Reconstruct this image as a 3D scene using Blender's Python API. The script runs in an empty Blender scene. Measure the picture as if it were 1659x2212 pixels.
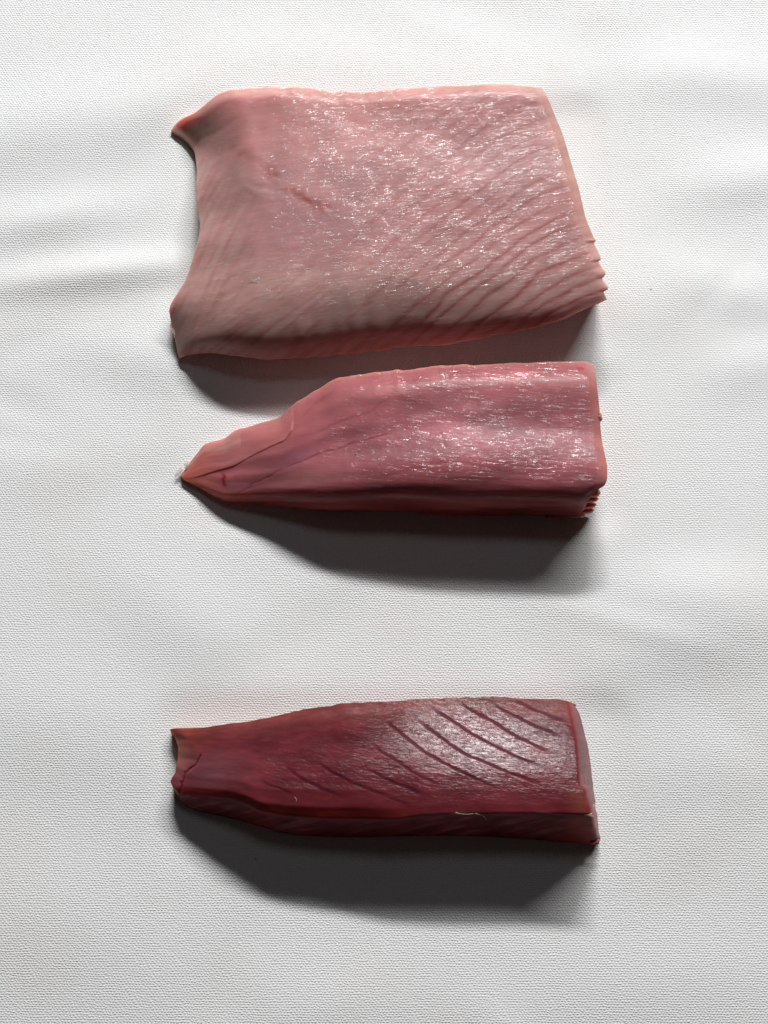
import bpy, math, random
import numpy as np
from mathutils import Vector

random.seed(7)
rng = np.random.default_rng(7)
sc = bpy.context.scene
col = sc.collection

# ------------------------------------------------------------------ camera
S = 0.000217                       # metres per picture unit on the cloth
W, H = 1659.0, 2212.0
CAM = Vector((0.0, -0.11, 0.61))
fwd = (-CAM).normalized()
right = Vector((1, 0, 0))
upv = right.cross(fwd)
TANV = (H / 2 * S) / CAM.length
cd = bpy.data.cameras.new("camera")
cam = bpy.data.objects.new("camera", cd)
col.objects.link(cam)
cam.location = CAM
cam.rotation_euler = fwd.to_track_quat('-Z', 'Y').to_euler()
cd.sensor_fit = 'VERTICAL'
cd.sensor_width = 36
cd.sensor_height = 36
cd.lens = 18 / TANV
cd.clip_start = 0.01
cd.clip_end = 50
sc.camera = cam


def at(px, py, h):
    """world position of what is seen at (px, py) at height h"""
    a = (np.asarray(px, float) - W / 2) / (H / 2) * TANV
    b = (H / 2 - np.asarray(py, float)) / (H / 2) * TANV
    dx = fwd.x + a * right.x + b * upv.x
    dy = fwd.y + a * right.y + b * upv.y
    dz = fwd.z + a * right.z + b * upv.z
    t = (np.asarray(h, float) - CAM.z) / dz
    return CAM.x + dx * t, CAM.y + dy * t, np.broadcast_to(np.asarray(h, float), np.shape(t)).copy()


# ------------------------------------------------------------------ light
world = bpy.data.worlds.new("World")
sc.world = world
world.use_nodes = True
bg = world.node_tree.nodes["Background"]
bg.inputs[0].default_value = (1.0, 0.84, 0.74, 1)
bg.inputs[1].default_value = 0.015


def window(name, az, el, dist, w, h, power, colr):
    """a lit window pane, far off towards the top of the picture"""
    l = bpy.data.lights.new(name, 'AREA')
    l.shape = 'RECTANGLE'
    l.size = w
    l.size_y = h
    l.energy = power
    l.color = colr
    o = bpy.data.objects.new(name, l)
    col.objects.link(o)
    A, E = math.radians(az), math.radians(el)
    p = Vector((math.sin(A) * math.cos(E), math.cos(A) * math.cos(E), math.sin(E))) * dist
    o.location = p
    o.rotation_euler = (-p).to_track_quat('-Z', 'Y').to_euler()
    return o


window("window_pane", 3, 36, 2.8, 0.70, 0.14, 77, (0.985, 1.0, 0.992))
window("window_pane", 25, 36, 2.8, 1.00, 0.16, 41, (0.985, 1.0, 0.992))
window("sky_pane", 8, 62, 2.8, 0.50, 0.40, 2.5, (0.88, 0.92, 1.0))

vs = sc.view_settings
vs.view_transform = 'Standard'
vs.look = 'None'
vs.exposure = 0.0
vs.gamma = 1.0
sc.cycles.max_bounces = 8
sc.cycles.use_denoising = True
sc.cycles.denoiser = 'OPENIMAGEDENOISE'
sc.cycles.denoising_input_passes = 'RGB_ALBEDO_NORMAL'


# ------------------------------------------------------------------ helpers
def blur(a, s):
    if s <= 0:
        return a
    r = max(1, int(3 * s))
    k = np.exp(-0.5 * (np.arange(-r, r + 1) / s) ** 2)
    k /= k.sum()
    for ax in (0, 1):
        p = [(0, 0), (0, 0)]
        p[ax] = (r, r)
        b = np.pad(a, p, mode='edge')
        out = np.zeros_like(a)
        n = a.shape[ax]
        for i, w in enumerate(k):
            out += w * (b[i:i + n, :] if ax == 0 else b[:, i:i + n])
        a = out
    return a


def noise(shape, sv, su):
    """smooth random field of unit deviation"""
    r = rng.standard_normal(shape)

    def b1(a, s, ax):
        a = a if ax == 0 else a.T
        f = np.fft.rfft(a, axis=0)
        w = np.fft.rfftfreq(a.shape[0])
        f *= np.exp(-2 * (np.pi * w * s) ** 2)[:, None]
        a = np.fft.irfft(f, n=a.shape[0], axis=0)
        return a if ax == 0 else a.T
    r = b1(b1(r, sv, 0), su, 1)
    r -= r.mean()
    return r / (r.std() + 1e-9)


def sstep(a, b, x):
    t = np.clip((x - a) / (b - a), 0, 1)
    return t * t * (3 - 2 * t)


def resample(pts, n, mode):
    p = np.array(pts, float)
    if mode == 'x':
        t = (p[:, 0] - p[0, 0]) / (p[-1, 0] - p[0, 0])
        t = np.maximum.accumulate(t + np.arange(len(t)) * 1e-7)
    else:
        d = np.hypot(*np.diff(p, axis=0).T)
        t = np.r_[0, np.cumsum(d)] / d.sum()
    q = np.linspace(0, 1, n)
    return np.stack([np.interp(q, t, p[:, 0]), np.interp(q, t, p[:, 1])], 1)


def soft(c, s):
    """round the corners of a traced curve, ends kept"""
    r = max(1, int(3 * s))
    k = np.exp(-0.5 * (np.arange(-r, r + 1) / s) ** 2)
    k /= k.sum()
    out = c.copy()
    for j in (0, 1):
        a = c[:, j]
        b = np.r_[2 * a[0] - a[r:0:-1], a, 2 * a[-1] - a[-2:-r - 2:-1]]
        out[:, j] = np.convolve(b, k, 'valid')
    return out


def coons(top, bot, left, rgt):
    nu, nv = len(top), len(left)
    u = np.linspace(0, 1, nu)[None, :, None]
    v = np.linspace(0, 1, nv)[:, None, None]
    P = (1 - v) * top[None] + v * bot[None] + (1 - u) * left[:, None] + u * rgt[:, None] \
        - ((1 - u) * (1 - v) * top[0] + u * (1 - v) * top[-1] + (1 - u) * v * bot[0] + u * v * bot[-1])
    return P[..., 0], P[..., 1]


def rolloff(t, a, fa):
    """0..1: rounds over gently until t = a (fraction fa), then drops ever more steeply"""
    k = 2 * fa / a
    c = (1 - fa - k * (1 - a)) / (1 - a) ** 2
    return np.where(t < a, fa * (t / a) ** 2, fa + k * (t - a) + c * (t - a) ** 2)


def line_dist(px, py, pts):
    """distance of every grid point to a polyline, and the fraction along it"""
    best = np.full(px.shape, 1e9)
    frac = np.zeros(px.shape)
    p = np.array(pts, float)
    n = len(p) - 1
    for i in range(n):
        a, b = p[i], p[i + 1]
        d = b - a
        t = np.clip(((px - a[0]) * d[0] + (py - a[1]) * d[1]) / (d @ d), 0, 1)
        q = np.hypot(px - a[0] - t * d[0], py - a[1] - t * d[1])
        m = q < best
        best = np.where(m, q, best)
        frac = np.where(m, (i + t) / n, frac)
    return best, frac


def streaks(px, py, ang, la, lc):
    """noise drawn out along a direction (degrees, picture axes)"""
    A = math.radians(ang)
    a = px * math.cos(A) + py * math.sin(A)
    c = -px * math.sin(A) + py * math.cos(A)
    n = noise((700, 1100), lc, la)
    i = np.clip((c - c.min()) / 1.5, 0, 698.9)
    j = np.clip((a - a.min()) / 1.5, 0, 1098.9)
    i0, j0 = i.astype(int), j.astype(int)
    fi, fj = i - i0, j - j0
    return (n[i0, j0] * (1 - fi) * (1 - fj) + n[i0 + 1, j0] * fi * (1 - fj) + n[i0, j0 + 1] * (1 - fi) * fj + n[i0 + 1, j0 + 1] * fi * fj)


def mix(c, d, t):
    t = np.clip(t, 0, 1)[..., None]
    return c * (1 - t) + np.array(d, float) * t


def link_mesh(name, verts, faces, mat, parent=None, attrs=None, smooth=True):
    me = bpy.data.meshes.new(name)
    verts = np.asarray(verts, np.float32)
    quads = np.asarray(faces, np.int32)
    k = quads.shape[1]
    me.vertices.add(len(verts))
    me.vertices.foreach_set("co", verts.ravel())
    me.loops.add(quads.size)
    me.loops.foreach_set("vertex_index", quads.ravel())
    me.polygons.add(len(quads))
    me.polygons.foreach_set("loop_start", np.arange(0, quads.size, k, dtype=np.int32))
    me.update(calc_edges=True)
    me.validate()
    if smooth:
        me.polygons.foreach_set("use_smooth", np.ones(len(me.polygons), bool))
    for nm, arr in (attrs or {}).items():
        arr = np.asarray(arr, np.float32)
        if arr.shape[1] == 4:
            a = me.attributes.new(nm, 'FLOAT_COLOR', 'POINT')
            a.data.foreach_set("color", arr.ravel())
        else:
            a = me.attributes.new(nm, 'FLOAT_VECTOR', 'POINT')
            a.data.foreach_set("vector", arr.ravel())
    me.materials.append(mat)
    o = bpy.data.objects.new(name, me)
    col.objects.link(o)
    if parent:
        o.parent = parent
    return o


def grid_faces(nv, nu, off=0):
    i = np.arange(nv * nu).reshape(nv, nu) + off
    return np.stack([i[:-1, :-1], i[1:, :-1], i[1:, 1:], i[:-1, 1:]], -1).reshape(-1, 4)


def closed_from_grid(X, Y, Z, zb, Yb=None):
    """top grid + skirt straight down + flat underside; returns verts, faces, source index of each vert"""
    nv, nu = X.shape
    idx = np.arange(nv * nu).reshape(nv, nu)
    ring = np.r_[idx[0, :], idx[1:, -1], idx[-1, -2::-1], idx[-2:0:-1, 0]]
    V = np.stack([X, Y, Z], -1).reshape(-1, 3)
    top = grid_faces(nv, nu)
    V2 = V.copy()
    V2[:, 2] = zb                                    # underside: same plan, the near wall undercut
    if Yb is not None:
        V2[:, 1] = Yb.ravel()
    n = len(V)
    bot = grid_faces(nv, nu, n)[:, ::-1]
    r2 = np.roll(ring, -1)
    # one middle row so the wall has some shape of its own
    M = (V[ring] + V2[ring]) / 2
    c = V[:, :2].mean(0)
    mids = np.arange(len(ring)) + 2 * n
    m2 = np.roll(mids, -1)
    w1 = np.stack([ring, r2, m2, mids], 1)
    w2 = np.stack([mids, m2, r2 + n, ring + n], 1)
    VV = np.vstack([V, V2, M])
    FF = np.vstack([top, bot, w1, w2])
    src = np.r_[np.arange(n), np.arange(n), ring]
    return VV, FF, src


def empty(name, loc, label, cat, group=None):
    o = bpy.data.objects.new(name, None)
    o.empty_display_size = 0.02
    col.objects.link(o)
    o.location = loc
    o['label'] = label
    o['category'] = cat
    if group:
        o['group'] = group
    return o


# ------------------------------------------------------------------ materials
def nodes(name):
    m = bpy.data.materials.new(name)
    m.use_nodes = True
    nt = m.node_tree
    b = nt.nodes["Principled BSDF"]

    def N(t, **kw):
        n = nt.nodes.new(t)
        for k, v in kw.items():
            if k == 'inp':
                for a, x in v.items():
                    n.inputs[a].default_value = x
            else:
                setattr(n, k, v)
        return n

    def M(op, a, b_=None, c=None):
        n = nt.nodes.new('ShaderNodeMath')
        n.operation = op
        for i, x in enumerate((a, b_, c)):
            if x is None:
                continue
            if isinstance(x, (int, float)):
                n.inputs[i].default_value = x
            else:
                nt.links.new(x, n.inputs[i])
        return n.outputs[0]

    def ramp(x, a, b_, lo=0.0, hi=1.0):
        n = nt.nodes.new('ShaderNodeMapRange')
        n.interpolation_type = 'SMOOTHSTEP'
        nt.links.new(x, n.inputs[0])
        for i, v in ((1, a), (2, b_), (3, lo), (4, hi)):
            n.inputs[i].default_value = v
        return n.outputs[0]
    L = nt.links.new
    return m, nt, b, N, M, L, ramp


def cloth_material():
    m, nt, b, N, M, L, ramp = nodes("white_canvas")
    tc = N('ShaderNodeTexCoord')
    sep = N('ShaderNodeSeparateXYZ')
    # the threads wander a little
    w1 = N('ShaderNodeTexNoise', inp={'Scale': 130.0, 'Detail': 2.0})
    L(tc.outputs['Object'], w1.inputs['Vector'])
    w2 = N('ShaderNodeTexNoise', inp={'Scale': 600.0, 'Detail': 1.0})
    L(tc.outputs['Object'], w2.inputs['Vector'])
    L(tc.outputs['Object'], sep.inputs[0])
    d1 = M('SUBTRACT', w1.outputs[0], 0.5)
    d2 = M('SUBTRACT', w2.outputs[0], 0.5)
    r = M('ADD', M('MULTIPLY', sep.outputs[1], 1 / 0.00107), M('ADD', M('MULTIPLY', d1, 0.9), M('MULTIPLY', d2, 0.95)))
    c = M('ADD', M('MULTIPLY', sep.outputs[0], 1 / 0.00150), M('ADD', M('MULTIPLY', d1, 1.4), M('MULTIPLY', d2, 1.0)))
    PI2 = 2 * math.pi
    row = M('COSINE', M('MULTIPLY', r, PI2))
    alt = M('MULTIPLY', M('COSINE', M('MULTIPLY', r, math.pi)), M('COSINE', M('MULTIPLY', c, PI2)))
    # slubs: thread thickness varies along the weft
    mp = N('ShaderNodeMapping')
    mp.inputs['Scale'].default_value = (260, 1500, 1)
    L(tc.outputs['Object'], mp.inputs[0])
    sl = N('ShaderNodeTexNoise', inp={'Scale': 1.0, 'Detail': 3.0, 'Roughness': 0.65})
    L(mp.outputs[0], sl.inputs['Vector'])
    hgt = M('ADD', M('MULTIPLY', row, 0.30), M('ADD', M('MULTIPLY', alt, 0.52), M('MULTIPLY', sl.outputs[0], 1.1)))
    mp2 = N('ShaderNodeMapping')
    mp2.inputs['Scale'].default_value = (900, 1100, 1)
    L(tc.outputs['Object'], mp2.inputs[0])
    fz = N('ShaderNodeTexNoise', inp={'Scale': 1.0, 'Detail': 2.0})
    L(mp2.outputs[0], fz.inputs['Vector'])
    hgt = M('ADD', hgt, M('MULTIPLY', fz.outputs[0], 0.8))
    bp = N('ShaderNodeBump', inp={'Strength': 0.78, 'Distance': 0.00021})
    L(hgt, bp.inputs['Height'])
    L(bp.outputs[0], b.inputs['Normal'])
    # faint dye differences, a few pink stains and lint specks
    st = N('ShaderNodeTexNoise', inp={'Scale': 16.0, 'Detail': 3.0})
    L(tc.outputs['Object'], st.inputs['Vector'])
    mx = N('ShaderNodeMix', data_type='RGBA')
    mx.inputs['A'].default_value = (0.80, 0.80, 0.795, 1)
    mx.inputs['B'].default_value = (0.80, 0.778, 0.77, 1)
    L(ramp(st.outputs[0], 0.5, 0.68), mx.inputs['Factor'])
    sp = N('ShaderNodeTexVoronoi', inp={'Scale': 70.0, 'Randomness': 1.0})
    L(tc.outputs['Object'], sp.inputs['Vector'])
    rnd = N('ShaderNodeSeparateColor')
    L(sp.outputs['Color'], rnd.inputs[0])
    spot = M('MULTIPLY', ramp(sp.outputs['Distance'], 0.020, 0.055, 1.0, 0.0), ramp(rnd.outputs[0], 0.90, 0.93))
    mx2 = N('ShaderNodeMix', data_type='RGBA')
    mx2.inputs['B'].default_value = (0.20, 0.17, 0.16, 1)
    sa = N('ShaderNodeAttribute', attribute_name='stain')
    mx3 = N('ShaderNodeMix', data_type='RGBA')
    mx3.inputs['B'].default_value = (0.80, 0.66, 0.63, 1)
    L(mx.outputs['Result'], mx3.inputs['A'])
    L(M('MULTIPLY', sa.outputs['Fac'], 0.28), mx3.inputs['Factor'])
    L(mx3.outputs['Result'], mx2.inputs['A'])
    L(M('MULTIPLY', spot, 0.55), mx2.inputs['Factor'])
    L(mx2.outputs['Result'], b.inputs['Base Color'])
    b.inputs['Roughness'].default_value = 0.95
    b.inputs['Specular IOR Level'].default_value = 0.1
    return m


def flesh_material(name, sss, radius, fibre, coat_w, coat_r, coat_d, base_d, grain=0.0, var=0.18, spec=0.25, broke=(0.36, 0.58, 0.25), coat_ior=1.5, fine=0.15):
    """tint (point colour) * mottling, scattered light inside, a wet film with fibres in it.
    fibre = (across, along) frequencies per picture unit"""
    m, nt, b, N, M, L, ramp = nodes(name)
    at_ = N('ShaderNodeAttribute', attribute_name='tint')
    fu = N('ShaderNodeAttribute', attribute_name='fibre')      # (along, across, height) in picture units
    wet = N('ShaderNodeAttribute', attribute_name='wet')       # x = film, y = streaks
    ws = N('ShaderNodeSeparateXYZ')
    L(wet.outputs['Vector'], ws.inputs[0])

    def fn(sx, sy, detail=2.0, rough=0.5, dist=0.0):
        mp = N('ShaderNodeMapping')
        mp.inputs['Scale'].default_value = (sx, sy, 0.5 * (sx + sy))
        L(fu.outputs['Vector'], mp.inputs[0])
        t = N('ShaderNodeTexNoise', inp={'Scale': 1.0, 'Detail': detail, 'Roughness': rough, 'Distortion': dist})
        L(mp.outputs[0], t.inputs['Vector'])
        return t.outputs[0]
    big = fn(1 / 70, 1 / 55, 3)
    strk = fn(1 / 60, 1 / 7, 3, 0.6)
    v = M('ADD', 1.0 - var, M('MULTIPLY', M('ADD', M('MULTIPLY', big, 0.5), M('MULTIPLY', strk, 0.5)), 2 * var))
    vm = N('ShaderNodeVectorMath', operation='SCALE')
    L(at_.outputs['Color'], vm.inputs[0])
    L(v, vm.inputs['Scale'])
    # pale connective streaks
    pale = M('MULTIPLY', ramp(fn(1 / 45, 1 / 5, 3, 0.6, 0.5), 0.52, 0.72), ws.outputs[1])
    mx = N('ShaderNodeMix', data_type='RGBA')
    mx.inputs['B'].default_value = (0.60, 0.42, 0.39, 1)
    L(vm.outputs[0], mx.inputs['A'])
    L(M('MULTIPLY', pale, 0.5), mx.inputs['Factor'])
    L(mx.outputs['Result'], b.inputs['Base Color'])
    b.inputs['Subsurface Weight'].default_value = 1.0
    b.inputs['Subsurface Radius'].default_value = radius
    b.inputs['Subsurface Scale'].default_value = sss
    b.inputs['Roughness'].default_value = 0.45
    b.inputs['Specular IOR Level'].default_value = spec
    f1 = fn(fibre[1], fibre[0], 2.0, 0.5, 0.15)
    f2 = fn(fibre[1] * 1.8, fibre[0] * 1.7, 2.0, 0.55, 0.1)
    lump = fn(1 / 50, 1 / 18, 2.0)
    hgt = M('ADD', M('MULTIPLY', f1, 1.0), M('MULTIPLY', f2, 0.45))
    if grain:
        hgt = M('ADD', hgt, M('MULTIPLY', fn(1 / 3.2, 1 / 3.0, 2.0, 0.6), grain))
    b1 = N('ShaderNodeBump', inp={'Strength': 1.0, 'Distance': base_d})
    L(M('ADD', hgt, M('MULTIPLY', lump, 1.5)), b1.inputs['Height'])
    L(b1.outputs[0], b.inputs['Normal'])
    b2 = N('ShaderNodeBump', inp={'Strength': 1.0, 'Distance': coat_d})
    L(M('ADD', hgt, M('MULTIPLY', lump, 1.6)), b2.inputs['Height'])
    L(b2.outputs[0], b.inputs['Coat Normal'])
    b.inputs['Coat IOR'].default_value = coat_ior
    b.inputs['Coat Roughness'].default_value = coat_r
    patch = M('MULTIPLY', ramp(fn(1 / 40, 1 / 24, 2.0), broke[0], broke[1], broke[2], 1.0), ramp(fn(1 / 22, 1 / 4.5, 1.0), 0.38, 0.60, fine, 1.0))
    L(M('MULTIPLY', M('MULTIPLY', ws.outputs[0], patch), coat_w), b.inputs['Coat Weight'])
    return m


def plain_flesh(name, colr, rough=0.35, sss=0.003, alpha=1.0):
    m, nt, b, N, M, L, ramp = nodes(name)
    tc = N('ShaderNodeTexCoord')
    t = N('ShaderNodeTexNoise', inp={'Scale': 700.0, 'Detail': 3.0})
    L(tc.outputs['Object'], t.inputs['Vector'])
    mx = N('ShaderNodeMix', data_type='RGBA')
    mx.inputs['A'].default_value = tuple(c * 0.75 for c in colr) + (1,)
    mx.inputs['B'].default_value = tuple(min(1, c * 1.2) for c in colr) + (1,)
    L(ramp(t.outputs[0], 0.35, 0.65), mx.inputs['Factor'])
    L(mx.outputs['Result'], b.inputs['Base Color'])
    b.inputs['Subsurface Weight'].default_value = 1.0
    b.inputs['Subsurface Radius'].default_value = (1.0, 0.5, 0.35)
    b.inputs['Subsurface Scale'].default_value = sss
    b.inputs['Roughness'].default_value = rough
    b.inputs['Alpha'].default_value = alpha
    bp = N('ShaderNodeBump', inp={'Strength': 0.8, 'Distance': 0.0006})
    L(t.outputs[0], bp.inputs['Height'])
    L(bp.outputs[0], b.inputs['Normal'])
    return m


# ------------------------------------------------------------------ the cloth
def cloth():
    NX, NY = 420, 520
    x = np.linspace(-0.62, 0.62, NX)
    y = np.linspace(0.72, -0.72, NY)
    X, Y = np.meshgrid(x, y)
    px = X / S + W / 2
    py = H / 2 - Y / S
    Z = np.zeros_like(X)
    # creases: centre, half length, half width, slant, height (picture units)
    for cx, cy, sx, sy, a, A in [
            (190, 566, 190, 29, -7, 7.5), (70, 440, 130, 36, -10, 5.5), (330, 765, 130, 48, 12, 4.0),
            (110, 195, 230, 75, -14, 7.0), (330, 150, 120, 45, -35, 3.0),
            (1585, 603, 120, 46, 14, 4.8), (1650, 768, 85, 50, -16, 5.0), (1420, 655, 110, 60, 12, 3.0),
            (1610, 1340, 170, 75, -12, 5.5), (1650, 345, 120, 45, -8, 5.0), (1590, 95, 150, 50, 6, 4.5),
            (1330, 120, 120, 60, -10, 2.5), (1470, 1275, 110, 48, -4, 4.5), (1400, 1400, 160, 60, -18, 3.0), (760, 60, 260, 55, 4, 3.0), (420, 1345, 150, 70, 35, 3.5),
            (120, 1000, 150, 60, -8, 2.5), (150, 1560, 220, 90, 8, 4.0), (1500, 1650, 150, 70, -5, 2.5),
            (700, 2120, 260, 80, 3, 3.0), (1400, 2080, 240, 70, -4, 2.5), (130, 1950, 180, 90, 6, 3.0)]:
        r = math.radians(a)
        u = (px - cx) * math.cos(r) + (py - cy) * math.sin(r)
        v = -(px - cx) * math.sin(r) + (py - cy) * math.cos(r)
        Z += 1.9 * A * S * np.exp(-0.5 * ((u / sx) ** 2 + (v / sy) ** 2))
    dr_ = np.random.default_rng(21)
    for _ in range(46):
        cx, cy = dr_.uniform(-100, 1760), dr_.uniform(-100, 2300)
        sx, sy = dr_.uniform(45, 150), dr_.uniform(18, 52)
        r = math.radians(dr_.uniform(-60, 60))
        u = (px - cx) * math.cos(r) + (py - cy) * math.sin(r)
        v = -(px - cx) * math.sin(r) + (py - cy) * math.cos(r)
        Z += dr_.uniform(-3.4, 3.4) * S * np.exp(-0.5 * ((u / sx) ** 2 + (v / sy) ** 2))
    Z += noise(X.shape, 14, 20) * 0.00032 + noise(X.shape, 6, 9) * 0.00007 + noise(X.shape, 40, 50) * 0.0006
    # the blocks press it flat
    for (x0, y0, x1, y1) in [(440, 210, 1270, 720), (450, 830, 1290, 1090), (410, 1560, 1280, 1790)]:
        d = np.hypot(np.maximum(0, np.maximum(x0 - px, px - x1)), np.maximum(0, np.maximum(y0 - py, py - y1)))
        Z *= sstep(10, 90, d) * 0.85 + 0.15
    nv, nu = X.shape
    V = np.stack([X, Y, Z], -1).reshape(-1, 3)
    st = np.zeros(X.shape)
    for cx, cy, sx, sy, A in [(500, 1535, 80, 26, 1.0), (430, 1560, 40, 40, 0.6), (410, 560, 26, 60, 0.5), (1330, 620, 40, 70, 0.5), (840, 1115, 320, 22, 0.6),
                              (800, 1345, 90, 22, 0.35), (900, 1500, 200, 14, 0.5), (1345, 930, 36, 80, 0.4), (430, 1120, 30, 20, 0.5), (820, 170, 250, 18, 0.4)]:
        st += A * np.exp(-0.5 * (((px - cx) / sx) ** 2 + ((py - cy) / sy) ** 2))
    st = np.clip(st * (0.8 + 0.5 * noise(X.shape, 2, 3)), 0, 1)
    st3 = np.stack([st, st, st], -1).reshape(-1, 3)
    o = link_mesh("tablecloth", V, grid_faces(nv, nu), cloth_material(), attrs={'stain': st3})
    o['label'] = "white woven canvas tablecloth with soft creases under the three fish pieces"
    o['category'] = "tablecloth"
    return o


cloth()


# ------------------------------------------------------------------ the fish
def block(parent, px, py, h, tint, wet, ang, mat, zb=-0.0016, name='flesh'):
    X, Y, Z = at(px, py, h)
    vv = np.linspace(0, 1, px.shape[0])[:, None]
    _, Yr, _ = at(px, py, zb)
    V, F, src = closed_from_grid(X, Y, Z, zb, Y * (1 - vv ** 3) + (Yr + 0.0008) * vv ** 3)
    n = px.size
    c = np.ones((n, 4))
    c[:, :3] = np.clip(tint.reshape(-1, 3), 0.003, 0.9)
    A = ang if np.ndim(ang) else np.full(px.shape, float(ang))
    A = np.radians(A)
    fib = np.stack([px * np.cos(A) + py * np.sin(A), -px * np.sin(A) + py * np.cos(A), h / S], -1).reshape(-1, 3)
    w = np.stack([wet[0], wet[1], np.zeros_like(wet[0])], -1).reshape(-1, 3)
    V = V - np.array(parent.location)
    if name == 'flesh':
        GRID[0] = (px, py, h)
    return link_mesh(name, V, F, mat, parent, {'tint': c[src], 'fibre': fib[src], 'wet': w[src]})


GRID = [None]


def top_z(cx, cy, z):
    """height of the block under a small scrap"""
    px, py, h = GRID[0]
    d = (px - cx) ** 2 + (py - cy) ** 2
    i = int(d.argmin())
    return float(h.ravel()[i]) - 0.0002 if d.ravel()[i] < 9 else z


def scrap(name, parent, mat, cx, cy, z, rx, ry, rz, ang=0, seed=0, rough=0.28):
    """small torn bit of tissue lying on or at the edge of a block"""
    r = np.random.default_rng(seed + 11)
    z = top_z(cx, cy, z)
    nu, nv = 20, 10
    ph = r.uniform(0, 6.28, 6)
    th = np.linspace(0, 2 * np.pi, nu, endpoint=False)
    V = []
    for j in range(nv + 1):
        a = np.pi * j / nv
        for t in th:
            k = 1 + rough * (np.sin(2 * t + ph[0]) * 0.6 + np.sin(3 * t + ph[1]) * 0.6 + np.sin(5 * t + ph[2]) * 0.5 + 0.3 * np.sin(7 * t + ph[3]))
            V.append((math.sin(a) * math.cos(t) * k, math.sin(a) * math.sin(t) * k, math.cos(a) * (1 + 0.3 * math.sin(3 * t + ph[4]) * math.sin(a))))
    V = np.array(V)
    A = math.radians(ang)
    X0, Y0, _ = at(cx, cy, z)
    x, y = V[:, 0] * rx * S, V[:, 1] * ry * S
    P = np.stack([X0 + x * math.cos(A) + y * math.sin(A), Y0 - x * math.sin(A) + y * math.cos(A), z + V[:, 2] * rz * S], -1)
    F = []
    for j in range(nv):
        for i in range(nu):
            a = j * nu + i
            b_ = j * nu + (i + 1) % nu
            F.append((a, a + nu, b_ + nu, b_))
    return link_mesh(name, P - np.array(parent.location), F, mat, parent)


def strand(name, parent, mat, pts, rad):
    """a thin torn fibre through (px, py, z) points"""
    P = np.array([[*map(float, at(p[0], p[1], top_z(p[0], p[1], p[2]) + 0.0004))] for p in pts])
    n, k = len(P), 6
    V = []
    for i in range(n):
        d = P[min(i + 1, n - 1)] - P[max(i - 1, 0)]
        d /= np.linalg.norm(d)
        a = np.cross(d, (0, 0, 1.0))
        a /= np.linalg.norm(a) + 1e-9
        b_ = np.cross(a, d)
        r = rad * S * (1 - 0.75 * i / (n - 1))
        for j in range(k):
            t = 2 * math.pi * j / k
            V.append(P[i] + r * (a * math.cos(t) + b_ * math.sin(t)))
    F = [(i * k + j, i * k + (j + 1) % k, (i + 1) * k + (j + 1) % k, (i + 1) * k + j) for i in range(n - 1) for j in range(k)]
    return link_mesh(name, np.array(V) - np.array(parent.location), F, mat, parent)


pale_fat = plain_flesh("pale_fat", (0.46, 0.33, 0.27))
cream_fat = plain_flesh("cream_fat", (0.42, 0.28, 0.17))
film = plain_flesh("white_membrane", (0.55, 0.48, 0.46), 0.25, 0.002, 0.32)
fin = plain_flesh("fin_membrane", (0.62, 0.54, 0.50), 0.25, 0.003, 0.5)
rosy_nub = plain_flesh("rosy_nub", (0.44, 0.20, 0.18), 0.3, 0.005)
red_shred = plain_flesh("red_shred", (0.34, 0.10, 0.09))


def origin(px, py):
    x, y, z = at(px, py, 0.0)
    return (float(x), float(y), 0.0)


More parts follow.
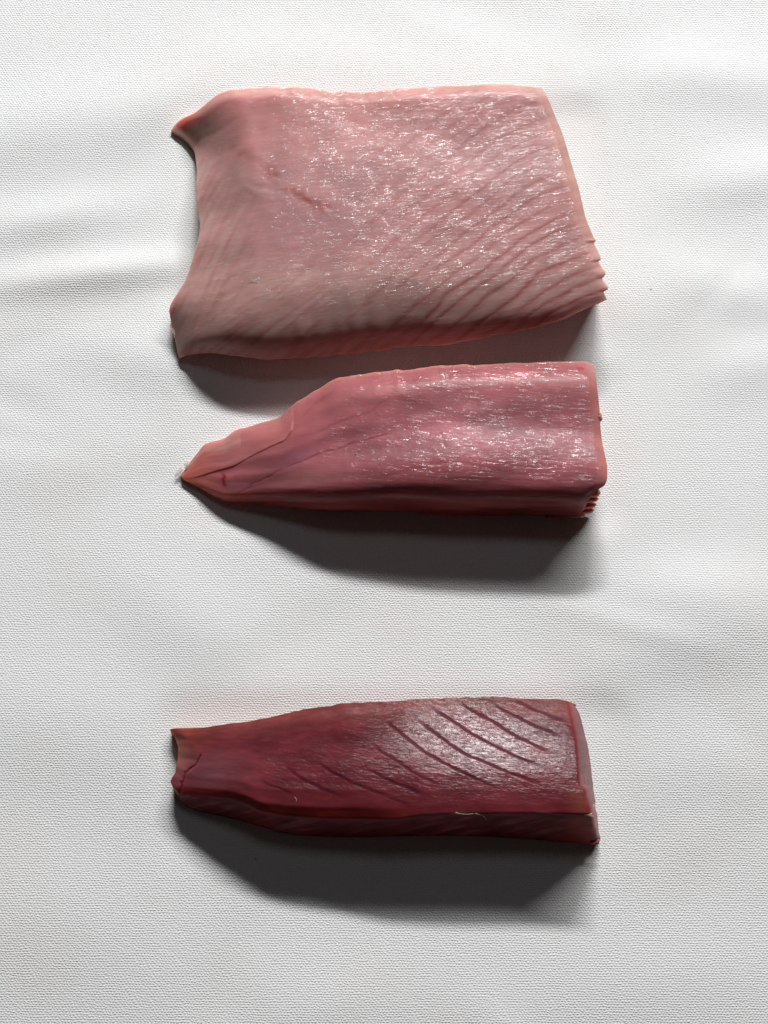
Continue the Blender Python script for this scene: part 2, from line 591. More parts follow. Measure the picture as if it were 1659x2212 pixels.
# --- first: the wide pale piece --------------------------------------------
def pale_piece():
    root = empty("fish_fillet", origin(840, 480),
                 "wide pale pink slab of raw fish with diagonal muscle lines", "fish fillet")
    NU, NV = 520, 330
    top = [(369, 282), (376, 270), (388, 258), (400, 251), (420, 243), (440, 228), (455, 214), (475, 200), (500, 193), (540, 190),
           (600, 189), (640, 188), (665, 190), (690, 194), (720, 198), (780, 200), (850, 193), (905, 189), (960, 186), (1020, 183),
           (1080, 181), (1130, 184), (1170, 190)]
    bot = [(388, 775), (399, 768), (419, 765), (455, 762), (488, 766), (528, 770), (580, 778), (627, 775), (680, 771), (726, 768),
           (823, 755), (905, 748), (972, 743), (1054, 728), (1137, 712), (1187, 699), (1220, 689), (1262, 669), (1296, 654), (1309, 647)]
    left = [(369, 282), (379, 289), (392, 295), (405, 306), (418, 322), (422, 339), (425, 369), (423, 418), (427, 461), (432, 484), (430, 510),
            (422, 540), (410, 580), (400, 606), (388, 626), (370, 654), (365, 669), (370, 699), (379, 738), (384, 765), (388, 775)]
    rgt = [(1170, 190), (1180, 203), (1190, 226), (1200, 252), (1215, 287), (1228, 330), (1240, 372), (1250, 404), (1256, 430), (1265, 470),
           (1276, 497), (1287, 522), (1294, 560), (1302, 597), (1305, 627), (1309, 647)]
    jag = [(0, 0), (515, 0), (519, 3), (524, -5), (553, 4), (560, 4), (566, -3), (588, 8), (593, 7), (602, -2), (620, 9), (626, 8), (630, -2), (645, 2), (650, 2)]
    T = soft(resample(top, NU, 'x'), 2)
    B = soft(resample(bot, NU, 'x'), 2)
    Lf = soft(resample(left, NV, 's'), 1.5)
    R = soft(resample(rgt, NV, 's'), 5)
    B[:, 1] += noise((NU, 1), 5, 1)[:, 0] * 1.3 * np.sin(np.linspace(0, np.pi, NU))
    T[:, 1] += noise((NU, 1), 4, 1)[:, 0] * 0.9 * np.sin(np.linspace(0, np.pi, NU))
    px, py = coons(T, B, Lf, R)
    u = np.linspace(0, 1, NU)[None, :]
    j = np.interp(py, [q[0] for q in jag], [q[1] for q in jag])
    px = px + j * sstep(0.962, 1.0, u)
    Rx = px[:, -1:]
    dl = px - Lf[:, :1]
    dr = Rx - px
    ty = np.interp(px, T[:, 0], T[:, 1])
    by = np.interp(px, B[:, 0], B[:, 1])
    dt = py - ty
    ridge = np.interp(px, [388, 450, 560, 640, 700, 800, 900, 1050, 1180, 1290, 1310], [680, 640, 605, 600, 600, 590, 580, 566, 545, 525, 516])
    # heights
    h = np.full(px.shape, 0.0325)
    h += 0.0012 * np.sin((px - 500) / 800 * np.pi) - 0.002 * sstep(420, 250, py)
    h *= 0.84 + 0.16 * sstep(-2, 18, dt)
    h *= np.interp(px, [370, 450, 520, 620, 750, 900], [0.74, 0.83, 0.91, 0.965, 0.99, 1.0])
    crease = np.interp(py, [190, 300, 400, 480, 560, 640, 720, 780], [520, 545, 575, 605, 620, 580, 490, 445])
    wl = np.maximum(20, crease - Lf[:, :1])
    tl = np.clip(dl / wl, 0, 1)
    hl = np.interp(py, [280, 320, 360, 420, 520, 640, 700, 775], [0.0025, 0.0035, 0.0080, 0.0150, 0.0185, 0.015, 0.009, 0.004])
    h = hl + (h - hl) * tl * (2 - tl)
    tb = np.clip((py - ridge) / np.maximum(10, by - ridge), 0, 1)
    hb = np.interp(px, [388, 500, 700, 900, 1100, 1310], [0.006, 0.013, 0.013, 0.015, 0.021, 0.028])
    h = h + (np.minimum(hb, h) - h) * rolloff(tb, 0.72, 0.40)
    h -= 0.004 * (1 - sstep(0, 14, dr)) * (1 - tb)
    h = blur(h, 4)
    # grooves between the muscle segments
    grooves = []
    gr = np.random.default_rng(3)
    off = [(6, -3), (-63, 22), (-122, 53), (-174, 98), (-222, 133), (-293, 185), (-354, 241), (-415, 292), (-480, 348)]
    ks = list(range(-8, 13))
    for k in ks:
        yr = 275 + 29.5 * k + gr.uniform(-4, 4)
        xr = float(np.interp(yr, R[:, 1], R[:, 0]))
        n = int(gr.integers(7, 10))
        grooves.append([(xr + ox * gr.uniform(0.97, 1.03), yr + oy + gr.uniform(-1.5, 1.5)) for ox, oy in off[:n]])
    g = np.zeros(px.shape)
    gw = np.zeros(px.shape)
    wig = noise(px.shape, 9, 12) * 1.0
    for k, L_ in enumerate(grooves):
        d, f = line_dist(px + wig, py + wig, L_)
        amp = np.clip(5 * (1 - f), 0, 1) * np.clip(0.55 + 3 * f, 0, 1) * float(np.interp(ks[k], [-8, 0, 6, 12], [0.28, 0.5, 0.95, 1.0])) * (0.82 + 0.18 * math.sin(k * 2.3))
        # steep on the lower-right, long on the upper-left like overlapping flakes
        g = np.maximum(g, amp * np.exp(-(d / 3.0) ** 2))
        gw = np.maximum(gw, amp * np.exp(-(d / 6.5) ** 2))
    h -= 0.00007 * g + 0.00005 * gw
    gash, fg = line_dist(px + wig * 2, py + wig, [(512, 328), (560, 352), (600, 385), (640, 420), (700, 452)])
    gm = np.exp(-(gash / 13) ** 2) * np.clip(0.8 + 0.5 * noise(px.shape, 4, 6), 0, 1.2)
    h -= 0.00022 * gm * (0.6 + 0.4 * noise(px.shape, 3, 4))
    lobe = np.exp(-(((px - 575) / 70) ** 2 + ((py - 412 - 0.25 * (px - 575)) / 26) ** 2)) * np.clip(0.6 + 0.6 * noise(px.shape, 3, 5), 0, 1.3) + 0.9 * np.exp(-(((px - 520) / 12) ** 2 + ((py - 385) / 32) ** 2))
    h += 0.00022 * lobe
    inner = sstep(0, 25, dl) * sstep(0, 15, dt) * sstep(0, 20, by - py)
    h += (noise(px.shape, 30, 40) * 0.0003 + noise(px.shape, 5, 9) * 0.00003) * (0.25 + 0.75 * inner)
    h = np.maximum(h, 0.0012)
    # colour of the meat
    t = np.ones(px.shape + (3,)) * np.array([0.41, 0.180, 0.178])
    t = mix(t, (0.44, 0.17, 0.165), sstep(420, 230, py) * sstep(1250, 700, px) * 0.8)
    t = mix(t, (0.37, 0.165, 0.175), np.exp(-(((px - 640) / 200) ** 2 + ((py - 480) / 110) ** 2)) * 0.8)
    t = mix(t, (0.43, 0.225, 0.205), sstep(500, 640, py) * 0.75)
    t = mix(t, (0.45, 0.20, 0.165), np.exp(-(((px - 430) / 55) ** 2 + ((py - 285) / 45) ** 2)))
    t = mix(t, (0.36, 0.14, 0.135), sstep(0.55, 1.0, tb) * sstep(520, 640, px) * 0.6)
    t = mix(t, (0.43, 0.235, 0.21), (1 - tl) * sstep(330, 400, py) * 0.6)
    t = t * 1.12 + np.array([0.0, 0.022, 0.020])
    t = mix(t, (0.50, 0.33, 0.30), (1 - gw) * sstep(540, 660, py) * sstep(640, 780, px) * (1 - sstep(0.55, 0.8, tb)) * 0.45)
    t = mix(t, (0.37, 0.125, 0.12), gw * 0.8)
    t = mix(t, (0.32, 0.095, 0.09), g * 0.55)
    t = mix(t, (0.36, 0.12, 0.115), gm * 0.7)
    t = mix(t, (0.48, 0.32, 0.29), lobe * 0.35)
    cream = np.maximum((1 - sstep(4, 42, dr)) * sstep(660, 600, py), (1 - sstep(0, 26, dt)))
    t = mix(t, (0.52, 0.33, 0.27), cream * 0.5)
    t = mix(t, (0.50, 0.32, 0.28), (1 - sstep(0, 12, dl)) * 0.7)
    t = mix(t, (0.46, 0.26, 0.23), sstep(0.93, 1.0, tb) * 0.5)
    sa = streaks(px, py, -64, 14, 1.6)
    sb = streaks(px, py, -36, 12, 1.5)
    wa = (1 - tl) * sstep(320, 370, py)
    wb = sstep(520, 640, py) * (1 - wa) * (0.5 + 0.5 * sstep(900, 600, px))
    sm = sa * wa + sb * wb + streaks(px, py, -10, 16, 1.3) * 0.3 * sstep(450, 620, px)
    t = mix(t, (0.48, 0.31, 0.28), np.clip(sm * 0.30, 0, 0.6))
    t = mix(t, (0.33, 0.11, 0.105), np.clip(-sm * 0.22, 0, 0.5))
    t *= (1 + 0.05 * noise(px.shape, 10, 18) + 0.03 * noise(px.shape, 3, 6))[..., None]
    ang = -11.0 - 22 * sstep(700, 460, px) - 10 * sstep(560, 690, py)
    wet = (np.clip(sstep(410, 560, px) * (1 - 0.85 * sstep(0.2, 0.6, tb)) * (1 - 0.92 * gw) * sstep(700, 600, py) + 0.10, 0, 1),
           np.clip(sstep(420, 640, py) + (1 - tl), 0, 1) * 0.8)
    mat = flesh_material("pale_fish_flesh", 0.010, (1.0, 0.42, 0.34), (1 / 5.0, 1 / 30.0), 1.0, 0.16, 0.00085, 0.00004, broke=(0.37, 0.57, 0.2))
    # fibre direction must not swirl: fixed angle for the film
    block(root, px, py, h, t, wet, -9.0, mat)
    scrap("membrane_scrap", root, film, 561, 604, 0.0275, 20, 7, 1.2, -8, 2, 0.35)
    scrap("membrane_tab", root, film, 373, 710, 0.0030, 5, 15, 2, -10, 4)
    return root


pale_piece()


# --- second: the pink wedge --------------------------------------------------
def pink_piece():
    root = empty("fish_block", origin(850, 950),
                 "pink tapering wedge of raw fish with pointed left end and frayed right corner", "fish block",
                 "long narrow fish blocks")
    NU, NV = 520, 200
    top = [(390, 1026), (400, 1012), (412, 996), (425, 980), (432, 972), (438, 960), (450, 956), (470, 951), (488, 946), (500, 934), (514, 927), (540, 920), (561, 914),
           (590, 906), (610, 899), (620, 886), (647, 864), (680, 844), (709, 828), (733, 816), (750, 813), (769, 811), (809, 804), (873, 799),
           (955, 790), (1055, 787), (1104, 785), (1203, 781), (1262, 781), (1277, 784), (1284, 790)]
    bot = [(396, 1036), (405, 1041), (428, 1052), (452, 1067), (484, 1082), (511, 1085), (561, 1089), (627, 1097), (693, 1105), (759, 1106), (823, 1104),
           (872, 1105), (939, 1112), (1022, 1114), (1120, 1112), (1200, 1114), (1250, 1116)]
    left = [(390, 1026), (392, 1031), (396, 1036)]
    rgt = [(1284, 790), (1288, 818), (1293, 861), (1296, 890), (1297, 922), (1301, 957), (1307, 983), (1312, 1006), (1312, 1036), (1306, 1050), (1290, 1058), (1276, 1072),
           (1268, 1088), (1260, 1102), (1250, 1116)]
    T = soft(resample(top, NU, 'x'), 3)
    B = soft(resample(bot, NU, 'x'), 4)
    Lf = resample(left, NV, 's')
    R = soft(resample(rgt, NV, 's'), 3)
    T[:, 1] += noise((NU, 1), 4, 1)[:, 0] * 0.9 * np.sin(np.linspace(0, np.pi, NU))
    px, py = coons(T, B, Lf, R)
    ty = np.interp(px, T[:, 0], T[:, 1])
    by = np.interp(px, B[:, 0], B[:, 1])
    dt = py - ty
    dr = R[:, :1] - px
    ridge = np.interp(px, [390, 450, 500, 560, 640, 750, 850, 950, 1030, 1150, 1250, 1312],
                      [1032, 1056, 1060, 1050, 1040, 1030, 1016, 1004, 1004, 1014, 1021, 1024])
    H0 = np.interp(px, [390, 420, 450, 500, 560, 640, 700, 800, 900, 1000, 1310], [0.0022, 0.0045, 0.007, 0.0115, 0.0170, 0.0240, 0.0280, 0.0325, 0.0350, 0.0360, 0.0355])
    s = np.clip(dt / np.maximum(8, ridge - ty), 0, 1)
    H0 = blur(H0, 14)
    shape_r = np.interp(s, [0, 0.05, 0.13, 0.22, 0.45, 0.60, 0.80, 0.93, 1], [0.60, 0.74, 0.845, 0.875, 0.870, 0.880, 0.955, 1.0, 1.0])
    shape_l = np.interp(s, [0, 0.08, 0.2, 0.55, 0.8, 1], [0.35, 0.55, 0.78, 1.0, 0.98, 0.88])
    w = sstep(560, 760, px)
    h = H0 * (shape_l * (1 - w) + shape_r * w)
    tb = np.clip((py - ridge) / np.maximum(6, by - ridge), 0, 1)
    h = h + (0.0015 - h) * rolloff(tb, 0.62, 0.16)
    h -= 0.003 * (1 - sstep(0, 10, dr)) * (1 - tb)
    h = blur(h, 5)
    lines = [([(620, 1008), (660, 993), (703, 976), (759, 960), (809, 947), (845, 937)], 1.0, 2.6),
             ([(637, 948), (693, 930), (752, 907), (802, 887), (838, 861)], 0.45, 3.5),
             ([(653, 900), (676, 877), (719, 847)], 0.4, 3.0),
             ([(514, 1066), (541, 1052), (574, 1029), (604, 1013)], 0.7, 2.4),
             ([(507, 1006), (541, 986), (580, 966), (612, 952), (627, 938)], 0.8, 2.8),
             ([(400, 1018), (438, 986), (471, 963), (514, 940), (560, 917)], 0.55, 2.6),
             ([(965, 828), (974, 806), (978, 796)], 0.5, 2.5),
             ([(1180, 1006), (1182, 950), (1184, 910)], 0.45, 2.2),
             ([(963, 968), (951, 934)], 0.4, 2.4),
             ([(830, 1030), (900, 1012), (960, 1000), (1010, 1002), (1080, 1016)], 0.35, 3.5)]
    g = np.zeros(px.shape)
    wig = noise(px.shape, 4, 6) * 1.0
    for L_, a, wd in lines:
        d, f = line_dist(px + wig, py + wig, L_)
        g = np.maximum(g, a * np.exp(-(d / wd) ** 2) * np.clip(6 * np.minimum(f + 0.1, 1.1 - f), 0, 1))
    flap, _ = line_dist(px, py, [(507, 1006), (541, 986), (580, 966), (612, 952), (627, 938)])
    above = (py < np.interp(px, [390, 507, 541, 580, 612, 630], [1040, 1006, 986, 966, 952, 930])) & (px < 632)
    step = blur(above.astype(float), 1.1)
    h += 0.0007 * step * sstep(400, 450, px)
    h -= 0.00016 * g
    inner = sstep(0, 14, dt) * sstep(0, 16, by - py) * sstep(0, 15, dr)
    h += (noise(px.shape, 12, 40) * 0.00030 + noise(px.shape, 4, 9) * 0.00003) * (0.2 + 0.8 * inner) * sstep(390, 470, px)
    h = np.maximum(h, 0.0009)
    # colour
    t = np.ones(px.shape + (3,)) * np.array([0.345, 0.100, 0.118])
    t = mix(t, (0.375, 0.120, 0.128), (1 - sstep(0.1, 0.5, s)) * 0.8)
    t = mix(t, (0.30, 0.085, 0.105), np.exp(-((s - 0.72) / 0.22) ** 2) * sstep(600, 900, px) * 0.8)
    t = mix(t, (0.33, 0.095, 0.095), np.exp(-(((px - 570) / 90) ** 2 + ((py - 960) / 60) ** 2)) * 0.6)
    t = mix(t, (0.42, 0.115, 0.085), sstep(500, 410, px) * 0.9)
    t = mix(t, (0.30, 0.095, 0.115), np.exp(-(((px - 600) / 60) ** 2 + ((py - 1010) / 40) ** 2)) * 0.7)
    t = mix(t, (0.42, 0.17, 0.16), np.exp(-(((px - 670) / 90) ** 2 + ((py - 1028) / 20) ** 2)) * 0.6)
    t = mix(t, (0.23, 0.020, 0.026), sstep(0.25, 0.85, tb) * 0.9)  # deep red front wall, shade towards its foot put into the tint
    t = mix(t, (0.45, 0.08, 0.04), sstep(0.1, 0.6, tb) * sstep(640, 470, px) * 0.9)  # orange glow of light through the lower left edge, painted in
    t = mix(t, (0.20, 0.03, 0.04), np.clip(g, 0, 1) * 0.5)
    t = mix(t, (0.39, 0.135, 0.135), above * sstep(430, 520, px) * 0.55)
    t = mix(t, (0.50, 0.24, 0.20), np.exp(-(flap / 3) ** 2) * above * 0.6)
    t = mix(t, (0.46, 0.20, 0.18), (1 - sstep(0, 18, dt - 0.25 * (px - 400) * (px < 520))) * sstep(640, 560, px) * 0.7)
    t = mix(t, (0.25, 0.085, 0.115), np.exp(-(((px - 640) / 42) ** 2 + ((py - 985 + 0.5 * (px - 640)) / 22) ** 2)) * 0.75)
    t = mix(t, (0.46, 0.21, 0.17), (1 - sstep(4, 30, dr)) * (1 - sstep(0.0, 0.5, tb)) * 0.55)
    t = mix(t, (0.44, 0.22, 0.19), (1 - sstep(0, 9, dt)) * 0.5)
    ss = streaks(px, py, 2, 34, 1.3)
    t = mix(t, (0.42, 0.13, 0.12), np.clip(ss * 0.25, 0, 0.5) * sstep(0.0, 0.25, tb))
    t = mix(t, (0.12, 0.012, 0.016), np.clip(-ss * 0.25, 0, 0.5) * sstep(0.0, 0.25, tb))
    blood, _ = line_dist(px + wig * 2, py + wig, [(478, 1024), (482, 1032), (485, 1048)])
    t = mix(t, (0.22, 0.008, 0.012), np.exp(-(blood / 4.0) ** 2) * 0.9)
    blood2, _ = line_dist(px, py, [(1249, 795), (1258, 797)])
    t = mix(t, (0.40, 0.03, 0.04), np.exp(-(blood2 / 3.5) ** 2) * 0.8)
    t *= (1 + 0.09 * noise(px.shape, 6, 20) + 0.04 * noise(px.shape, 3, 6))[..., None]
    wet = (np.clip((0.35 + 0.65 * np.clip(np.exp(-((s - 0.80) / 0.22) ** 2) + np.exp(-((s - 0.1) / 0.1) ** 2), 0, 1)) * (1 - 0.9 * sstep(0.0, 0.4, tb))
                   * (0.35 + 0.65 * sstep(560, 720, px)), 0, 1),
           np.clip(sstep(0.0, 0.3, tb) * 0.15 + 0.08, 0, 1))
    mat = flesh_material("pink_fish_flesh", 0.008, (1.0, 0.30, 0.24), (1 / 6.0, 1 / 48.0), 1.0, 0.17, 0.0010, 0.00004, broke=(0.38, 0.54, 0.15))
    block(root, px, py, h, t, wet, 4.0, mat)
    # frayed flakes at the lower right end
    nu, nv = 26, 9
    for k, (x0, x1, yc, hw, z) in enumerate([(1190, 1297, 1063, 11, 0.0215), (1190, 1293, 1077, 9.0, 0.0160), (1190, 1288, 1091, 9.0, 0.0115),
                                             (1185, 1283, 1103, 8.5, 0.0070), (1180, 1263, 1113, 7.0, 0.0035)]):
        uu = np.linspace(0, 1, nu)[None, :]
        vv = np.linspace(-1, 1, nv)[:, None]
        taper = np.sqrt(np.clip(1 - np.clip((uu - 0.88) / 0.12, 0, 1) ** 2.6, 0.0, 1)) * (0.86 + 0.14 * np.sin(uu * 9 + k))
        fx = x0 + (x1 - x0) * uu + 0 * vv + 1.2 * np.sin(vv * 2.5 + k)
        fy = yc + hw * vv * np.maximum(taper, 0.25) + 2.0 * (1 - uu)
        fh = z + 0.0022 * np.sqrt(np.clip(1 - vv ** 2, 0.02, 1)) * np.maximum(taper, 0.3) - 0.0004 * (1 - uu)
        tt = np.ones(fx.shape + (3,)) * np.array([0.28, 0.05, 0.05])
        tt = mix(tt, (0.50, 0.24, 0.21), sstep(0.62, 0.97, uu + 0 * vv))  # pale tips: the light that catches them is put into the tint
        tt = mix(tt, (0.30, 0.06, 0.06), sstep(0.985, 1.0, uu + 0 * vv) * 0.6)
        block(root, fx, fy, fh, tt, (np.full(fx.shape, 0.25), np.zeros(fx.shape)), 4.0, mat, zb=max(-0.001, z - 0.004), name='flake')
    scrap("fin_membrane", root, fin, 387, 1019, 0.0026, 6, 11, 2, 35, 6, 0.25)
    scrap("fin_membrane", root, fin, 402, 1004, 0.0040, 4, 8, 2.5, 30, 7, 0.25)
    scrap("side_nub", root, rosy_nub, 1296, 900, 0.0180, 5, 10, 5, -8, 10, 0.12)
    scrap("red_shred", root, red_shred, 770, 982, 0.0268, 3.5, 11, 1.6, 25, 12, 0.25)
    return root


pink_piece()


# --- third: the dark red block ------------------------------------------------
def red_piece():
    root = empty("fish_block", origin(840, 1660),
                 "dark red shiny block of raw fish crossed by curved grooves, lying apart nearest the viewer", "fish block", "long narrow fish blocks")
    NU, NV = 540, 230
    top = [(367, 1575), (380, 1573), (395, 1573), (435, 1572), (478, 1566), (514, 1561), (547, 1557), (594, 1546), (660, 1532), (709, 1524), (776, 1517),
           (835, 1516), (889, 1511), (955, 1508), (1020, 1507), (1061, 1505), (1081, 1507), (1154, 1510), (1203, 1510), (1223, 1513), (1238, 1519)]
    bot = [(385, 1722), (390, 1731), (402, 1743), (428, 1753), (478, 1763), (544, 1780), (587, 1792), (604, 1799), (643, 1804), (693, 1807), (792, 1809), (823, 1807), (955, 1805),
           (1054, 1807), (1154, 1814), (1220, 1820), (1253, 1822), (1279, 1825), (1293, 1824)]
    left = [(367, 1575), (370, 1584), (379, 1597), (384, 1613), (384, 1637), (379, 1668), (371, 1681), (368, 1689), (374, 1702), (380, 1712), (385, 1722)]
    rgt = [(1238, 1519), (1250, 1537), (1260, 1571), (1270, 1613), (1276, 1653), (1281, 1693), (1286, 1733), (1291, 1772), (1294, 1799), (1298, 1812), (1293, 1824)]
    T = soft(resample(top, NU, 'x'), 3)
    B = soft(resample(bot, NU, 'x'), 3)
    Lf = soft(resample(left, NV, 's'), 3)
    R = soft(resample(rgt, NV, 's'), 3)
    T[:, 1] += noise((NU, 1), 3, 1)[:, 0] * 0.8 * np.sin(np.linspace(0, np.pi, NU))
    R[:, 0] += noise((NV, 1), 3, 1)[:, 0] * 0.7 * np.sin(np.linspace(0, np.pi, NV))
    px, py = coons(T, B, Lf, R)
    ty = np.interp(px, T[:, 0], T[:, 1])
    by = np.interp(px, B[:, 0], B[:, 1])
    dt = py - ty
    dl = px - Lf[:, :1]
    ex = np.interp(py, [1505, 1517, 1548, 1590, 1640, 1696, 1700, 1726, 1746, 1763, 1800, 1824], [1224, 1230, 1236, 1245, 1250, 1253, 1265, 1271, 1279, 1280, 1287, 1291])
    edge_in = ex - px                                      # > 0 left of the end face
    ridge = np.interp(px, [385, 430, 494, 530, 561, 617, 726, 850, 906, 988, 1054, 1154, 1220, 1269, 1300],
                      [1713, 1716, 1723, 1735, 1752, 1762, 1769, 1770, 1762, 1756, 1757, 1756, 1756, 1758, 1760])
    s = np.clip(dt / np.maximum(8, ridge - ty), 0, 1)
    H0 = np.interp(px, [367, 400, 430, 490, 560, 640, 720, 820, 950, 1300], [0.012, 0.0155, 0.0195, 0.0262, 0.0292, 0.0308, 0.0322, 0.0335, 0.0348, 0.0350])
    H0 = blur(H0, 14)
    prof = np.interp(s, [0, 0.04, 0.10, 0.2, 0.5, 0.75, 0.9, 1], [0.70, 0.76, 0.80, 0.84, 0.93, 1.0, 0.985, 0.90])
    profr = np.interp(s, [0, 0.1, 0.2, 0.35, 0.5, 0.65, 0.8, 0.92, 1], [0.46, 0.545, 0.62, 0.735, 0.845, 0.93, 0.98, 1.0, 0.995])
    w = sstep(740, 960, px)
    h = H0 * (prof * (1 - w) + profr * w)
    tb = np.clip((py - ridge) / np.maximum(6, by - ridge), 0, 1)
    hb = np.interp(px, [385, 500, 1100, 1300], [0.0015, 0.0015, 0.002, 0.004])
    h = h + (np.minimum(hb, h) - h) * (0.45 * tb + 0.55 * (1 - np.cos(tb * np.pi / 2)))
    # left cut end: a slanting facet
    wl = np.interp(py, [1575, 1600, 1640, 1680, 1715, 1760], [14, 36, 46, 22, 8, 6])
    tl = np.clip(dl / wl, 0, 1)
    h = h * (0.70 + 0.30 * np.sin(tl * np.pi / 2) ** 0.9)
    # right end face
    te = np.clip(-edge_in / np.maximum(6, R[:, :1] - ex), 0, 1)
    h = h + (0.003 - h) * (0.85 * te + 0.15 * te ** 3) * (edge_in < 0)
    h = blur(h, 2.0)
    z4 = lambda L_: [(822.9 + a * .3307, 1481.2 + b * .3307) for a, b in L_]
    z3 = lambda L_: [(329.2 + a * .3307, 1481.2 + b * .3307) for a, b in L_]
    lines = [(z4([(30, 225), (60, 250), (180, 350), (280, 430), (400, 500), (500, 550), (620, 610), (760, 670)]), 1.0),
             (z4([(200, 180), (300, 270), (370, 320), (450, 380), (560, 450), (700, 510), (850, 570), (960, 610), (1080, 660)]), 1.0),
             (z4([(330, 140), (400, 190), (500, 250), (600, 320), (700, 370), (800, 420), (950, 490), (1080, 540)]), 1.0),
             (z4([(500, 100), (560, 140), (640, 190), (740, 240), (850, 310), (950, 360), (1050, 410), (1150, 445)]), 1.0),
             (z4([(700, 90), (800, 160), (900, 210), (1000, 260), (1100, 300), (1180, 330)]), 0.9),
             (z4([(850, 90), (950, 130), (1050, 175), (1150, 215), (1240, 240)]), 0.8),
             (z4([(-55, 380), (0, 430), (100, 490), (200, 560), (300, 610), (420, 660)]), 0.85),
             (z4([(-110, 540), (0, 590), (100, 640), (180, 670), (300, 710)]), 0.9),
             (z3([(1080, 500), (1180, 570), (1300, 630), (1450, 690), (1600, 740)]), 0.95),
             (z3([(880, 540), (980, 610), (1100, 670), (1250, 730)]), 0.85),
             (z3([(700, 620), (800, 660), (940, 720)]), 0.7),
             (z3([(1450, 690), (1580, 745), (1700, 790)]), 0.6)]
    g = np.zeros(px.shape)
    lip = np.zeros(px.shape)
    wig = noise(px.shape, 4, 6) * 1.0
    for L_, a in lines:
        d, f = line_dist(px + wig, py + wig, L_)
        e = np.clip(5 * np.minimum(f + 0.04, 1.04 - f), 0, 1)
        g = np.maximum(g, a * np.exp(-(d / 3.8) ** 4) * e)
        d2, f2 = line_dist(px + wig, py + wig - 7, L_)
        lip = np.maximum(lip, a * np.exp(-(d2 / 4.5) ** 2) * e)
    h -= 0.00012 * g
    inner = sstep(0, 12, dt) * sstep(0, 12, by - py) * sstep(4, 16, edge_in)
    h += (noise(px.shape, 16, 22) * 0.00016 + noise(px.shape, 4, 6) * 0.00003) * (0.15 + 0.85 * inner)
    h += noise(px.shape, 3, 9) * 0.0003 * sstep(0.05, 0.3, tb)
    cut, _ = line_dist(px + wig, py + wig, [(432, 1632), (424, 1648), (410, 1662), (398, 1676), (392, 1696), (388, 1716)])
    h -= 0.0007 * np.exp(-(cut / 3) ** 2)
    h = np.maximum(h, 0.0009)
    # colour
    t = np.ones(px.shape + (3,)) * np.array([0.150, 0.021, 0.030])
    t = mix(t, (0.18, 0.040, 0.038), (1 - sstep(0.05, 0.25, s)) * 0.8)
    t = mix(t, (0.20, 0.065, 0.08), np.exp(-(((px - 455) / 75) ** 2 + ((py - 1665) / 45) ** 2)) * 0.9)
    t = mix(t, (0.23, 0.05, 0.042), sstep(480, 400, px) * sstep(1640, 1590, py) * 0.9)
    t = mix(t, (0.20, 0.018, 0.016), sstep(0.86, 0.98, s) * sstep(930, 820, px))  # light coming through the rounded lower edge, painted as deep red
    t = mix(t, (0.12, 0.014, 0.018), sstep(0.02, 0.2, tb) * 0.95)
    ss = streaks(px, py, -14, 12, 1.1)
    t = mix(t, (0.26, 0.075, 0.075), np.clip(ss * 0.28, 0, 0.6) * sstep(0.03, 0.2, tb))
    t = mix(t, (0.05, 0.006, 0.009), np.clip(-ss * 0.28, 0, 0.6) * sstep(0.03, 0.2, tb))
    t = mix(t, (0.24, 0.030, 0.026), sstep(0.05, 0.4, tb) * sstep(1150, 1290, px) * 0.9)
    t = mix(t, (0.10, 0.010, 0.020), np.clip(g * 1.4, 0, 1) * 0.92)
    t = mix(t, (0.34, 0.14, 0.11), (1 - tl) ** 1.5 * sstep(1690, 1640, py) * 0.9)  # pale cut end, with light through its thin flesh painted in
    t = mix(t, (0.10, 0.006, 0.008), np.exp(-(cut / 2.2) ** 2) * 0.8)
    t = mix(t, (0.26, 0.09, 0.04), np.exp(-(((px - 1256) / 22) ** 2 + ((py - 1730) / 26) ** 2)) * 0.4)
    t = mix(t, (0.40, 0.26, 0.17), np.exp(-((py - ridge) / 2.6) ** 2) * sstep(960, 1000, px) * (0.30 + 0.25 * noise(px.shape, 2, 9)))
    t = mix(t, (0.19, 0.06, 0.065), sstep(0.0, 0.12, te) * (edge_in < 0))
    t = mix(t, (0.24, 0.03, 0.035), np.exp(-(edge_in / 2.5) ** 2) * 0.7)
    t *= (1 + 0.10 * noise(px.shape, 8, 14) + 0.06 * noise(px.shape, 2, 4))[..., None]
    sheen = 0.03 + 0.97 * np.exp(-(((px - 1045) / 165) ** 2 + ((py - 1600 - 0.12 * (px - 1045)) / 75) ** 2)) + 0.13 * sstep(520, 640, px) * sstep(1590, 1660, py) * sstep(1735, 1700, py)
    wet = (np.clip(sheen * (1 - np.clip(1.15 * g, 0, 1)) * (1 - 0.92 * sstep(0.0, 0.15, tb)) * (0.15 + 0.85 * sstep(430, 560, px)), 0, 1), np.zeros(px.shape))
    mat = flesh_material("dark_red_fish_flesh", 0.0030, (1.0, 0.22, 0.18), (1 / 5, 1 / 14.0), 1.0, 0.25, 0.00036, 0.00003, 0.3, spec=0.05, broke=(0.28, 0.46, 0.65), coat_ior=1.70, fine=0.5)
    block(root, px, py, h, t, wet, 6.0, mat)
    # cut end face: a thin slab of its own look, set into the right end
    i0 = int(NV * 0.05)
    i1 = int(NV * 0.985)
    rows = np.linspace(i0, i1, 120).astype(int)
    exr = np.interp(py[rows, -1], [1505, 1517, 1548, 1590, 1640, 1696, 1700, 1726, 1746, 1763, 1800, 1824], [1224, 1230, 1236, 1245, 1250, 1253, 1264, 1271, 1279, 1281, 1287, 1290])
    q = np.linspace(0.06, 0.97, 14)[None, :]
    fx = exr[:, None] * (1 - q) + R[rows, :1] * q
    fy = np.repeat(py[rows, -1][:, None], q.shape[1], 1)
    # height of the block at those places, a hair proud
    hr = h[rows]
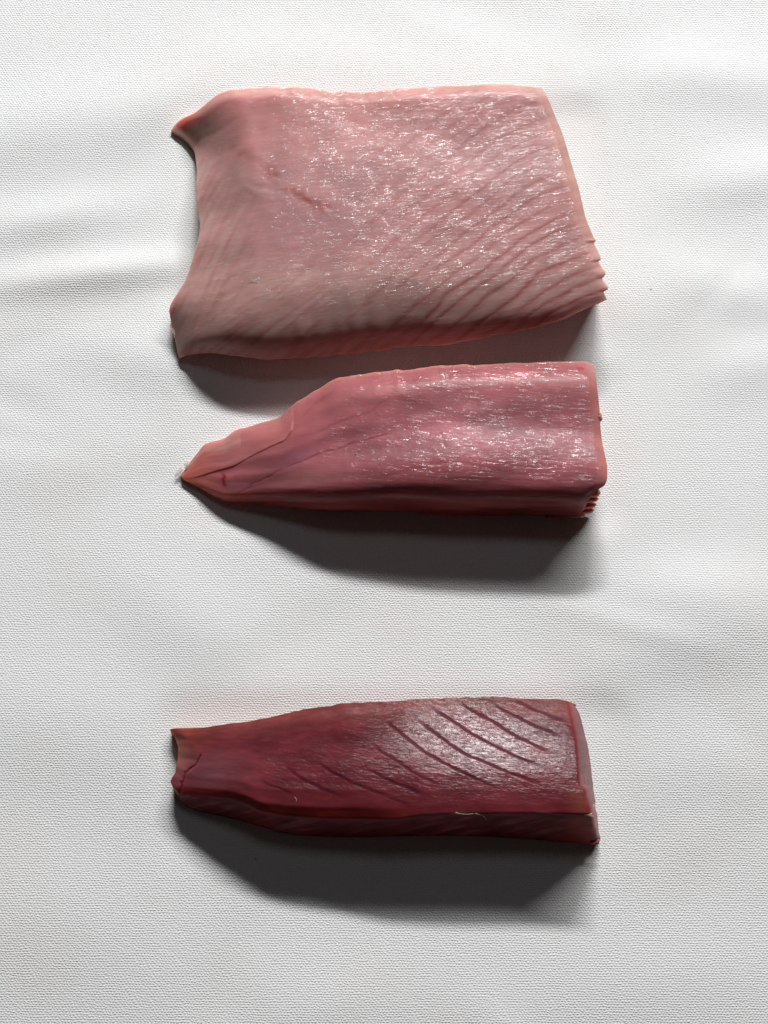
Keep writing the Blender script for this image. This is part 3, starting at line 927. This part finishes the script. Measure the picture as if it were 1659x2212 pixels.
    pr = px[rows]
    fh = np.stack([np.interp(fx[k], pr[k], hr[k]) for k in range(len(rows))]) + 0.00035
    fh += noise(fh.shape, 4, 1.5) * 0.00012
    tt = np.ones(fx.shape + (3,)) * np.array([0.21, 0.075, 0.08])
    pit = sstep(1.15, 1.9, noise(fx.shape, 4, 0.7))
    tt = mix(tt, (0.12, 0.02, 0.025), pit * 0.8)
    tt = mix(tt, (0.26, 0.06, 0.06), sstep(0.75, 0.97, q + 0 * fx) * 0.7)
    tt *= (1 + 0.12 * noise(fx.shape, 5, 2))[..., None]
    nvf, nuf = fx.shape
    X, Y, Z = at(fx, fy, fh)
    V1 = np.stack([X, Y, Z], -1).reshape(-1, 3)
    V2 = V1 + np.array([-0.0006, 0, -0.0006])
    n = len(V1)
    idx = np.arange(n).reshape(nvf, nuf)
    ring = np.r_[idx[0, :], idx[1:, -1], idx[-1, -2::-1], idx[-2:0:-1, 0]]
    r2 = np.roll(ring, -1)
    F = np.vstack([grid_faces(nvf, nuf), grid_faces(nvf, nuf, n)[:, ::-1], np.stack([ring, r2, r2 + n, ring + n], 1)])
    c = np.ones((n, 4))
    c[:, :3] = np.clip(tt.reshape(-1, 3), 0.003, 0.9)
    fib = np.stack([fx, fy, fh / S], -1).reshape(-1, 3)
    wv = np.zeros((n, 3))
    wv[:, 0] = 0.3
    ef = link_mesh("cut_face", np.vstack([V1, V2]) - np.array(root.location), F, mat, root,
                   {'tint': np.vstack([c, c]), 'fibre': np.vstack([fib, fib]), 'wet': np.vstack([wv, wv])})
    ef['label'] = "greyish pink cut end face with dark pits"
    scrap("fat_fleck", root, cream_fat, 1272, 1760, 0.0300, 8, 4, 2, 15, 21, 0.4)
    scrap("fat_fleck", root, cream_fat, 1240, 1521, 0.0215, 4, 4, 3, 0, 22)
    scrap("membrane_scrap", root, film, 1281, 1745, 0.0280, 2.5, 11, 4, 20, 23)
    scrap("side_nub", root, red_shred, 1285, 1817, 0.0040, 9, 5, 4, -12, 25, 0.2)
    strand("fibre_strand", root, cream_fat, [(1026, 1757, .0305), (1040, 1760, .0303), (1048, 1766, .029), (1052, 1772, .027)], 1.0)
    strand("fibre_strand", root, cream_fat, [(984, 1755, .0305), (996, 1758, .0306), (1010, 1759, .0304), (1024, 1757, .0305)], 1.0)
    strand("fibre_strand", root, cream_fat, [(636, 1722, .0292), (640, 1726, .0291), (640, 1732, .0289)], 1.3)
    return root


red_piece()
